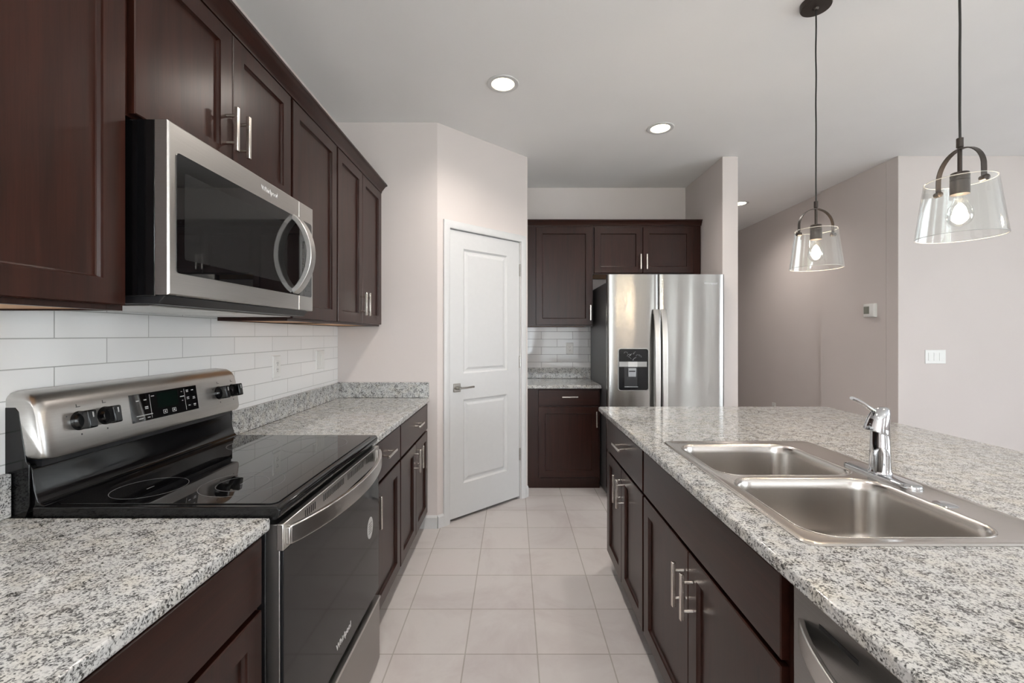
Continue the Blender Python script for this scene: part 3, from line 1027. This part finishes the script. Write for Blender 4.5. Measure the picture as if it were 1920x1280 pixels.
# ------------------------------------------------------------------ refrigerator
fr = thing('refrigerator', 'stainless side-by-side refrigerator with ice dispenser in the alcove', 'refrigerator', T((0.774, 3.60, 0)))
FW = 0.954
FH = 1.8475
obj('body', box(0.003, FW - 0.003, 0.075, 0.80, 0.03, 1.79), M['fridge_side'], fr, 0.004)
bm = bmesh.new()
bx(bm, 0.01, FW - 0.01, 0.06, 0.10, 0.0, 0.08)
obj('base_grille', bm, M['black_satin'], fr, 0.002)
def fdoor(a, b, holes=None):
    def prof(x_):
        return x_
    bm = bmesh.new()
    z0_, z1_ = 0.085, FH
    # slightly crowned front, rounded vertical edges
    n = 10
    pts = [(a, 0.068)]
    for k in range(n + 1):
        s = k / n
        x = a + (b - a) * s
        e = min(x - a, b - x)
        y = 0.0035 * (2 * s - 1) ** 2 + (0.0065 if k in (0, n) else 0.0)
        pts.append((x, y))
    pts.insert(2, (a + 0.006, 0.0065)); pts.insert(3, (a + 0.014, 0.0036))
    pts.insert(-1, (b - 0.014, 0.0036)); pts.insert(-1, (b - 0.006, 0.0065))
    pts.append((b, 0.068))
    loft(bm, [[(x, y, z) for x, y in pts] for z in (z0_, z1_)])
    return bm
dl = obj('freezer_door', fdoor(0.0, 0.414), M['steel_fridge'], fr)
dr2 = obj('fresh_food_door', fdoor(0.419, FW), M['steel_fridge'], fr)
for par, x0_ in ((dl, 0.3895), (dr2, 0.449)):
    bm = bmesh.new()
    P = []
    for k in range(21):
        s = k / 20
        z = 0.50 + (1.560 - 0.50) * s
        P.append((x0_, -0.012 - 0.048 * (1 - (2 * s - 1) ** 4), z))
    ribbon(bm, P, (1, 0, 0), 0.046, 0.016)
    for z in (0.52, 1.54):
        bx(bm, x0_ - 0.018, x0_ + 0.018, -0.016, 0.004, z - 0.02, z + 0.018)
    obj('handle', bm, M['steel'], par, 0.007, seg=4)
# dispenser
dx0, dx1, dz0, dz1 = 0.089, 0.329, 0.902, 1.237
dp = obj('dispenser', rplate(dx0 - 0.006, dx1 + 0.006, dz0 - 0.006, dz1 + 0.006, 0.006, -0.003, 0.02), M['steel_dark'], dl)
obj('dispenser_fascia', rplate(dx0, dx1, dz0, dz1, -0.0025, -0.006, 0.018), M['black_matt'], dl)
def dbx(*a):
    bm = bmesh.new(); bx(bm, *a); return bm
obj('dispenser_band', dbx(dx0 + 0.002, dx1 - 0.012, -0.010, -0.005, 1.092, 1.134), M['steel_dark'], dl, 0.001)
obj('band_label', dbx(dx0 + 0.075, dx0 + 0.150, -0.0115, -0.0095, 1.092, 1.134), M['sticker'], dl)
obj('recess_back', dbx(dx0 + 0.045, dx1 - 0.090, -0.0068, -0.0055, 0.93, 1.09), M['black_satin'], dl)
pd = obj('paddle', dbx(dx0 + 0.072, dx0 + 0.138, -0.022, -0.006, 1.010, 1.082), M['gasket'], dl, 0.004)
obj('paddle_slot', dbx(dx0 + 0.078, dx0 + 0.130, -0.0235, -0.0215, 1.052, 1.062), M['black_satin'], pd)
obj('drip_tray', dbx(dx0 + 0.045, dx0 + 0.155, -0.014, -0.006, 0.926, 0.932), M['gasket'], dl, 0.001)
bm = bmesh.new()
random.seed(3)
for k in range(9):      # crinkled clear tape left on the control area
    a = random.uniform(0.055, 0.17); h = random.uniform(1.150, 1.215)
    pts = [(dx0 + a + 0.016 * math.cos(t_ * 1.1 + k), -0.008 - 0.001 * k, h + 0.011 * math.sin(t_ * 1.3 + 2 * k)) for t_ in range(4)]
    tube(bm, pts, 0.0014, 6)
obj('tape_strip', bm, M['gasket'], dl)
text('logo', 'Whirlpool', 0.026, M['logo'], dr2, (0.842, 0.0000, 1.773))

# ------------------------------------------------------------------ dishwasher
dw = thing('dishwasher', 'dark stainless dishwasher in the island at the lower right', 'dishwasher', island_run(0.545, 0.857))
obj('body', box(0.004, 0.59, 0.03, 0.57, 0.08, 0.875), M['black_satin'], dw, 0.002)
obj('toe_panel', box(0.004, 0.59, 0.06, 0.10, 0.0, 0.08), M['black_satin'], dw)
dd = obj('door', box(0.003, 0.595, -0.002, 0.03, 0.10, 0.880), M['steel_dark'], dw, 0.003)
obj('vent_slot', box(0.076, 0.165, -0.0027, 0.0, 0.8345, 0.8425), M['slot'], dd)
bm = bmesh.new()
P = [(0.03 + 0.535 * k / 24, -0.004 - 0.060 * (1 - (2 * k / 24 - 1) ** 2) ** 0.9, 0.802) for k in range(25)]
ribbon(bm, P, (0, 0, 1), 0.044, 0.010)
obj('handle', bm, M['steel'], dd, 0.0025)

# ------------------------------------------------------------------ sink
sk = thing('sink', 'stainless double-bowl drop-in sink set in the granite island', 'sink', T(((sx0 + sx1) / 2, (sy0 + sy1) / 2, 0.914)))
SX, SY = sx1 - sx0, sy1 - sy0
cx0, cy0 = (sx0 + sx1) / 2, (sy0 + sy1) / 2
bowls = []
for ya, yb in ((0.957, 1.343), (1.377, 1.757)):
    bowls.append(((0.655 + 1.085) / 2 - cx0, (ya + yb) / 2 - cy0, 0.43, yb - ya))
def ring_(cx, cy, w_, d_, r_, z):
    return [(x, y, z) for x, y in rrect(cx, cy, w_, d_, r_, 7)]
bm = bmesh.new()
# rolled outer edge
E = [(0.0, 0.0004, 0.030), (0.0, 0.002, 0.030), (-0.003, 0.0048, 0.029), (-0.010, 0.0055, 0.027), (-0.016, 0.0045, 0.025), (-0.022, 0.0028, 0.022)]
rs = [ring_(0, 0, SX + 2 * i, SY + 2 * i, r_, z) for i, z, r_ in E]
loft(bm, rs, cap0=False, cap1=False)
bm.verts.ensure_lookup_table()
holes = [[(x, y) for x, y in rrect(cx, cy, w_ + 0.016, d_ + 0.016, 0.078, 7)] for cx, cy, w_, d_ in bowls]
i, z, r_ = E[-1]
plate_holes(bm, rrect(0, 0, SX + 2 * i, SY + 2 * i, r_, 7), holes, lambda a, b: (a, b, 0.0028))
bmesh.ops.remove_doubles(bm, verts=bm.verts, dist=0.00005)
obj('deck', bm, M['steel_sink'], sk)
for cx, cy, w_, d_ in bowls:
    bm = bmesh.new()
    L_ = [(0.008, 0.0028, 0.078), (0.004, 0.0022, 0.074), (0.0, -0.001, 0.070), (-0.003, -0.008, 0.068), (-0.006, -0.03, 0.066), (-0.012, -0.145, 0.062), (-0.018, -0.170, 0.060), (-0.032, -0.188, 0.055), (-0.055, -0.198, 0.045), (-0.09, -0.201, 0.035)]
    loops = [ring_(cx, cy, w_ + 2 * a, d_ + 2 * a, r_, z) for a, z, r_ in L_]
    n = len(loops[0])
    drain = [(cx + 0.045 * math.cos(math.atan2(p[1] - cy, p[0] - cx)), cy + 0.045 * math.sin(math.atan2(p[1] - cy, p[0] - cx)), -0.204) for p in loops[-1]]
    loft(bm, loops + [drain], cap0=False, cap1=True)
    b_ = obj('bowl', bm, M['steel_sink'], sk)
    sol = b_.modifiers.new('thickness', 'SOLIDIFY'); sol.thickness = 0.0012; sol.offset = 1 if False else -1
    bm = bmesh.new()
    lathe(bm, [(0.0, -0.2035), (0.030, -0.2035), (0.036, -0.2015), (0.044, -0.2005), (0.046, -0.2025), (0.046, -0.2038), (0, -0.2038)], (cx, cy, 0), 32)
    obj('drain', bm, M['chrome'], b_)
o = obj('hole_cover', (lambda b: (lathe(b, [(0.0, 0.0075), (0.014, 0.007), (0.022, 0.005), (0.026, 0.003), (0.026, 0.0025)], (1.116 - cx0, 1.137 - cy0, 0.0), 28), b)[1])(bmesh.new()), M['chrome'], sk)

# ------------------------------------------------------------------ faucet
fx, fy, fz = 1.138, 1.366, 0.9168
fc = thing('faucet', 'chrome single-lever kitchen faucet on the back ledge of the sink', 'faucet', T((fx, fy, fz)))
bm = bmesh.new()
pl = lambda w_, d_, z: [(x, y, z) for x, y in rrect(0, 0, w_, d_, w_ / 2 - 0.0005, 8)]
loft(bm, [pl(0.058, 0.262, 0.0002), pl(0.059, 0.263, 0.003), pl(0.056, 0.260, 0.008), pl(0.048, 0.250, 0.0115), pl(0.036, 0.232, 0.013)])
obj('deck_plate', bm, M['chrome'], fc)
bm = bmesh.new()
lathe(bm, [(0.031, 0.010), (0.031, 0.016), (0.0285, 0.020), (0.0275, 0.030), (0.0265, 0.075), (0.0255, 0.100), (0.0245, 0.125), (0.0245, 0.150), (0.020, 0.155)], (0, 0, 0), 40)
obj('body', bm, M['chrome'], fc)
# raised arched front shell on the body
bm = bmesh.new()
shell = []
for k in range(13):
    h = 0.018 + 0.075 * k / 12
    half = 0.95 * math.sqrt(max(0.0, 1 - max(0.0, (h - 0.06) / 0.034) ** 2)) if h > 0.06 else 0.95
    half = max(half, 0.05)
    row = []
    for j_ in range(9):
        a = -2.1 + half * (j_ / 4 - 1)
        rr = 0.0305 if 0 < j_ < 8 else 0.0262
        row.append((rr * math.cos(a), rr * math.sin(a), h))
    for j_ in range(8, -1, -1):
        a = -2.1 + half * (j_ / 4 - 1)
        row.append((0.024 * math.cos(a), 0.024 * math.sin(a), h))
    shell.append(row)
loft(bm, shell)
obj('spout_root', bm, M['chrome'], fc)
# the spout head: a dome leaning towards the bowls
bm = bmesh.new()
hd = []
axis = Vector((-0.13, -0.02, 1.0)).normalized()
lv = [(0.0, 0.0330, -0.012), (0.004, 0.0338, -0.012), (0.020, 0.0325, -0.009), (0.038, 0.030, -0.005), (0.052, 0.026, 0.001), (0.060, 0.020, 0.006), (0.064, 0.011, 0.009), (0.0645, 0.003, 0.010)]
for hh_, r_, off in lv:
    ringp = []
    for j_ in range(36):
        a = 2 * PI * j_ / 36
        x = r_ * math.cos(a) + off
        y = r_ * 0.88 * math.sin(a)
        z = 0.130 + hh_ * 1.30 + (0.018 * (x - off) / 0.033 * -1 * (1 - hh_ / 0.07)) * -0.0
        z += -(-x) * -0.32 * max(0, 1 - hh_ / 0.045)   # slanted lower lip
        ringp.append((x, y, z))
    hd.append(ringp)
loft(bm, hd)
obj('spout_head', bm, M['chrome'], fc)
bm = bmesh.new()
P = [(-0.010, 0.0, 0.196), (-0.028, 0.002, 0.208), (-0.052, 0.003, 0.225), (-0.072, 0.004, 0.236), (-0.085, 0.004, 0.241)]
tube(bm, P, [0.0075, 0.0060, 0.0055, 0.0062, 0.0052], 14, rx=0.009, up=(0.5, 0, 0.8))
obj('lever', bm, M['chrome'], fc)

# ------------------------------------------------------------------ pendants
def pendant(label, x, y, turn):
    t = thing('pendant_lamp', label, 'pendant light', T((x, y, HC)), 'glass pendants over the island')
    def Z(h):
        return h - HC
    bm = bmesh.new()
    lathe(bm, [(0.062, 0.0), (0.062, -0.018), (0.059, -0.024), (0.012, -0.026), (0.008, -0.034), (0, -0.034)], (0, 0, 0), 40)
    obj('canopy', bm, M['bronze'], t)
    bm = bmesh.new()
    pts = [(0.0006 * math.sin(k * 0.7), 0.0006 * math.cos(k * 0.9), Z(2.82) + (Z(1.945) - Z(2.82)) * k / 30) for k in range(31)]
    tube(bm, pts, 0.0032, 10)
    obj('cord', bm, M['cord'], t)
    bm = bmesh.new()
    tube(bm, [(0, 0, Z(1.95)), (0, 0, Z(1.923)), (0, 0, Z(1.921)), (0, 0, Z(1.845))], [0.0085, 0.0085, 0.0055, 0.0055], 16)
    obj('stem', bm, M['bronze'], t)
    # arched strap
    bm = bmesh.new()
    R = 0.078
    P = [(-R, 0, Z(1.797)), (-R, 0, Z(1.835))]
    for k in range(1, 24):
        a = PI - PI * k / 24
        P.append((R * math.cos(a), 0, Z(1.84) + 0.077 * math.sin(a)))
    P += [(R, 0, Z(1.835)), (R, 0, Z(1.797))]
    Rm = Matrix.Rotation(turn, 3, 'Z')
    P = [Rm @ Vector(p) for p in P]
    ribbon(bm, P, Rm @ Vector((0, 1, 0)), 0.014, 0.0028)
    obj('strap', bm, M['bronze'], t)
    for s in (-1, 1):
        bm = bmesh.new()
        d_ = Rm @ Vector((s, 0, 0))
        c = Rm @ Vector((s * R, 0, Z(1.803)))
        tube(bm, [c - d_ * 0.010, c - d_ * 0.008, c + d_ * 0.010, c + d_ * 0.012], [0.005, 0.0085, 0.0085, 0.005], 16)
        obj('screw', bm, M['bronze'], t)
    bm = bmesh.new()
    lathe(bm, [(0.008, Z(1.848)), (0.021, Z(1.845)), (0.0225, Z(1.840)), (0.0225, Z(1.832)), (0.0215, Z(1.831)), (0.0225, Z(1.829)), (0.0225, Z(1.822)), (0.0215, Z(1.821)), (0.0225, Z(1.819)), (0.0225, Z(1.780)), (0.017, Z(1.780))], (0, 0, 0), 32)
    obj('socket', bm, M['bronze'], t)
    # glass shade, open at both ends
    g = 0.003
    bm = bmesh.new()
    lathe(bm, [(0.0815, Z(1.822)), (0.1035, Z(1.652)), (0.1035 - g, Z(1.652)), (0.0815 - g, Z(1.822))], (0, 0, 0), 64, close=True)
    sh = obj('glass_shade', bm, M['glass'], t)
    for r_, h_ in ((0.080, 1.822), (0.102, 1.652)):
        bm = bmesh.new()
        cr = [(r_ + 0.0011 * math.cos(a), Z(h_) + 0.0010 * math.sin(a)) for a in [2 * PI * q / 6 for q in range(6)]]
        lathe(bm, cr, (0, 0, 0), 64, close=True)
        obj('shade_rim', bm, M['rim_glint'], sh)
    bm = bmesh.new()
    pr_ = [(0.0135, 1.782), (0.0145, 1.765), (0.019, 1.752), (0.0265, 1.740), (0.0305, 1.724), (0.0300, 1.708), (0.0245, 1.694), (0.015, 1.685), (0.004, 1.682), (0.0, 1.6818)]
    lathe(bm, [(r_, Z(h_)) for r_, h_ in pr_], (0, 0, 0), 32)
    bl = obj('bulb', bm, M['bulb_glass'], t)
    bm = bmesh.new()
    for q in range(4):
        a = q * PI / 2 + 0.4
        c_, s_ = math.cos(a), math.sin(a)
        tube(bm, [(0.004 * c_, 0.004 * s_, Z(1.752)), (0.012 * c_, 0.012 * s_, Z(1.708))], 0.0012, 6)
    obj('filament', bm, M['filament'], bl)
    lamp('bulb_light', 'POINT', (0, 0, Z(1.722)), 3.2, (1.0, 0.80, 0.58), parent=t, shadow_soft_size=0.02)
    return t
pendant('clear glass pendant lamp hanging nearer the hallway, over the sink', 1.356, 1.972, 0.04)
pendant('clear glass pendant lamp hanging nearest the camera, in front of the light switch wall', 1.356, 1.337, 1.45)

# ------------------------------------------------------------------ recessed lights
def can(label, x, y, power=42):
    t = thing('recessed_light', label, 'ceiling light', T((x, y, HC)), 'recessed ceiling lights')
    bm = bmesh.new()
    lathe(bm, [(0.066, -0.001), (0.068, -0.005), (0.080, -0.007), (0.092, -0.005), (0.095, -0.0005), (0.066, -0.0005)], (0, 0, 0), 48, close=True)
    obj('trim_ring', bm, M['white'], t)
    bm = bmesh.new()
    lathe(bm, [(0.0, -0.010), (0.04, -0.009), (0.060, -0.006), (0.0665, -0.001)], (0, 0, 0), 40)
    obj('lens', bm, M['lens'], t)
    lamp('can_light', 'SPOT', (0, 0, -0.014), power * 1.12, (1.0, 0.92, 0.85), parent=t, spot_size=math.radians(150), spot_blend=0.9, shadow_soft_size=0.06)
can('lit recessed ceiling light nearer the camera, above the aisle', -0.06, 2.61, 42)
can('lit recessed ceiling light in front of the refrigerator alcove', 1.059, 3.17, 34)
can('lit recessed ceiling light in the hallway behind the stub wall', 2.567, 4.99, 36)
can('recessed ceiling light behind the camera above the aisle', -0.06, 0.75, 55)
can('recessed ceiling light farther back above the aisle', -0.06, -1.1, 55)
can('recessed ceiling light in the living area by the patio door', 2.6, -1.8, 40)

# ------------------------------------------------------------------ wall plates
def plate(name, label, cat, mat, w_, h_, zc, gangs, kind, group=None):
    t = thing(name, label, cat, mat @ T((0, 0, zc)), group)
    bm = bmesh.new()
    rect_loft(bm, -w_ / 2, w_ / 2, -h_ / 2, h_ / 2, [(0, 0), (0, -0.003), (0.003, -0.006)])
    obj('plate', bm, M['plate'], t, smooth=False)
    for k in range(gangs):
        c = (k - (gangs - 1) / 2) * 0.046
        bm = bmesh.new()
        rect_loft(bm, c - 0.0165, c + 0.0165, -0.033, 0.033, [(0, -0.0055), (0, -0.0075), (0.001, -0.0082)])
        if kind == 'switch':
            obj('rocker', bm, M['plate'], t, smooth=False)
        else:
            rcp = obj('receptacle', bm, M['plate'], t, smooth=False)
            bm = bmesh.new()
            for q in (-0.0165, 0.0165):
                bx(bm, c - 0.0075, c - 0.0055, -0.0086, -0.008, q - 0.002, q + 0.007)
                bx(bm, c + 0.0050, c + 0.0070, -0.0086, -0.008, q - 0.002, q + 0.006)
                bx(bm, c - 0.002, c + 0.002, -0.0086, -0.008, q - 0.010, q - 0.006)
            obj('socket_slot', bm, M['slot'], rcp, smooth=False)
    return t
PL = lambda y: T((XL + 0.008, y, 0)) @ RZ(90)
plate('outlet', 'white outlet on the left tiled wall, nearer the range', 'outlet', PL(2.284), 0.072, 0.114, 1.189, 1, 'outlet')
plate('light_switch', 'white wall plate on the left tiles near the back corner', 'switch', PL(2.80), 0.118, 0.118, 1.196, 2, 'switch')
plate('outlet', 'white outlet on the alcove tiles above the small counter', 'outlet', T((0.572, YA - 0.008, 0)), 0.070, 0.115, 1.215, 1, 'outlet')
plate('light_switch', 'white three-gang light switch on the wall right of the hallway', 'switch', T((3.506, 3.66, 0)), 0.172, 0.114, 1.171, 3, 'switch')
plate('outlet', 'small white outlet low on the far hallway wall', 'outlet', T((XH + 0.035, 5.46, 0)) @ RZ(-90), 0.072, 0.114, 0.455, 1, 'outlet')
t = thing('thermostat', 'white square thermostat on the hallway corner wall', 'thermostat', T((XH, 3.935, 1.57)) @ RZ(-90))
bm = bmesh.new()
rect_loft(bm, -0.062, 0.062, -0.06, 0.06, [(0, 0), (0, -0.018), (0.006, -0.026), (0.010, -0.028)])
obj('housing', bm, M['plate'], t)
obj('screen', box(-0.050, 0.010, -0.0290, -0.0278, -0.030, 0.036), plain('thermostat_screen', (0.22, 0.23, 0.20), 0.3), t)
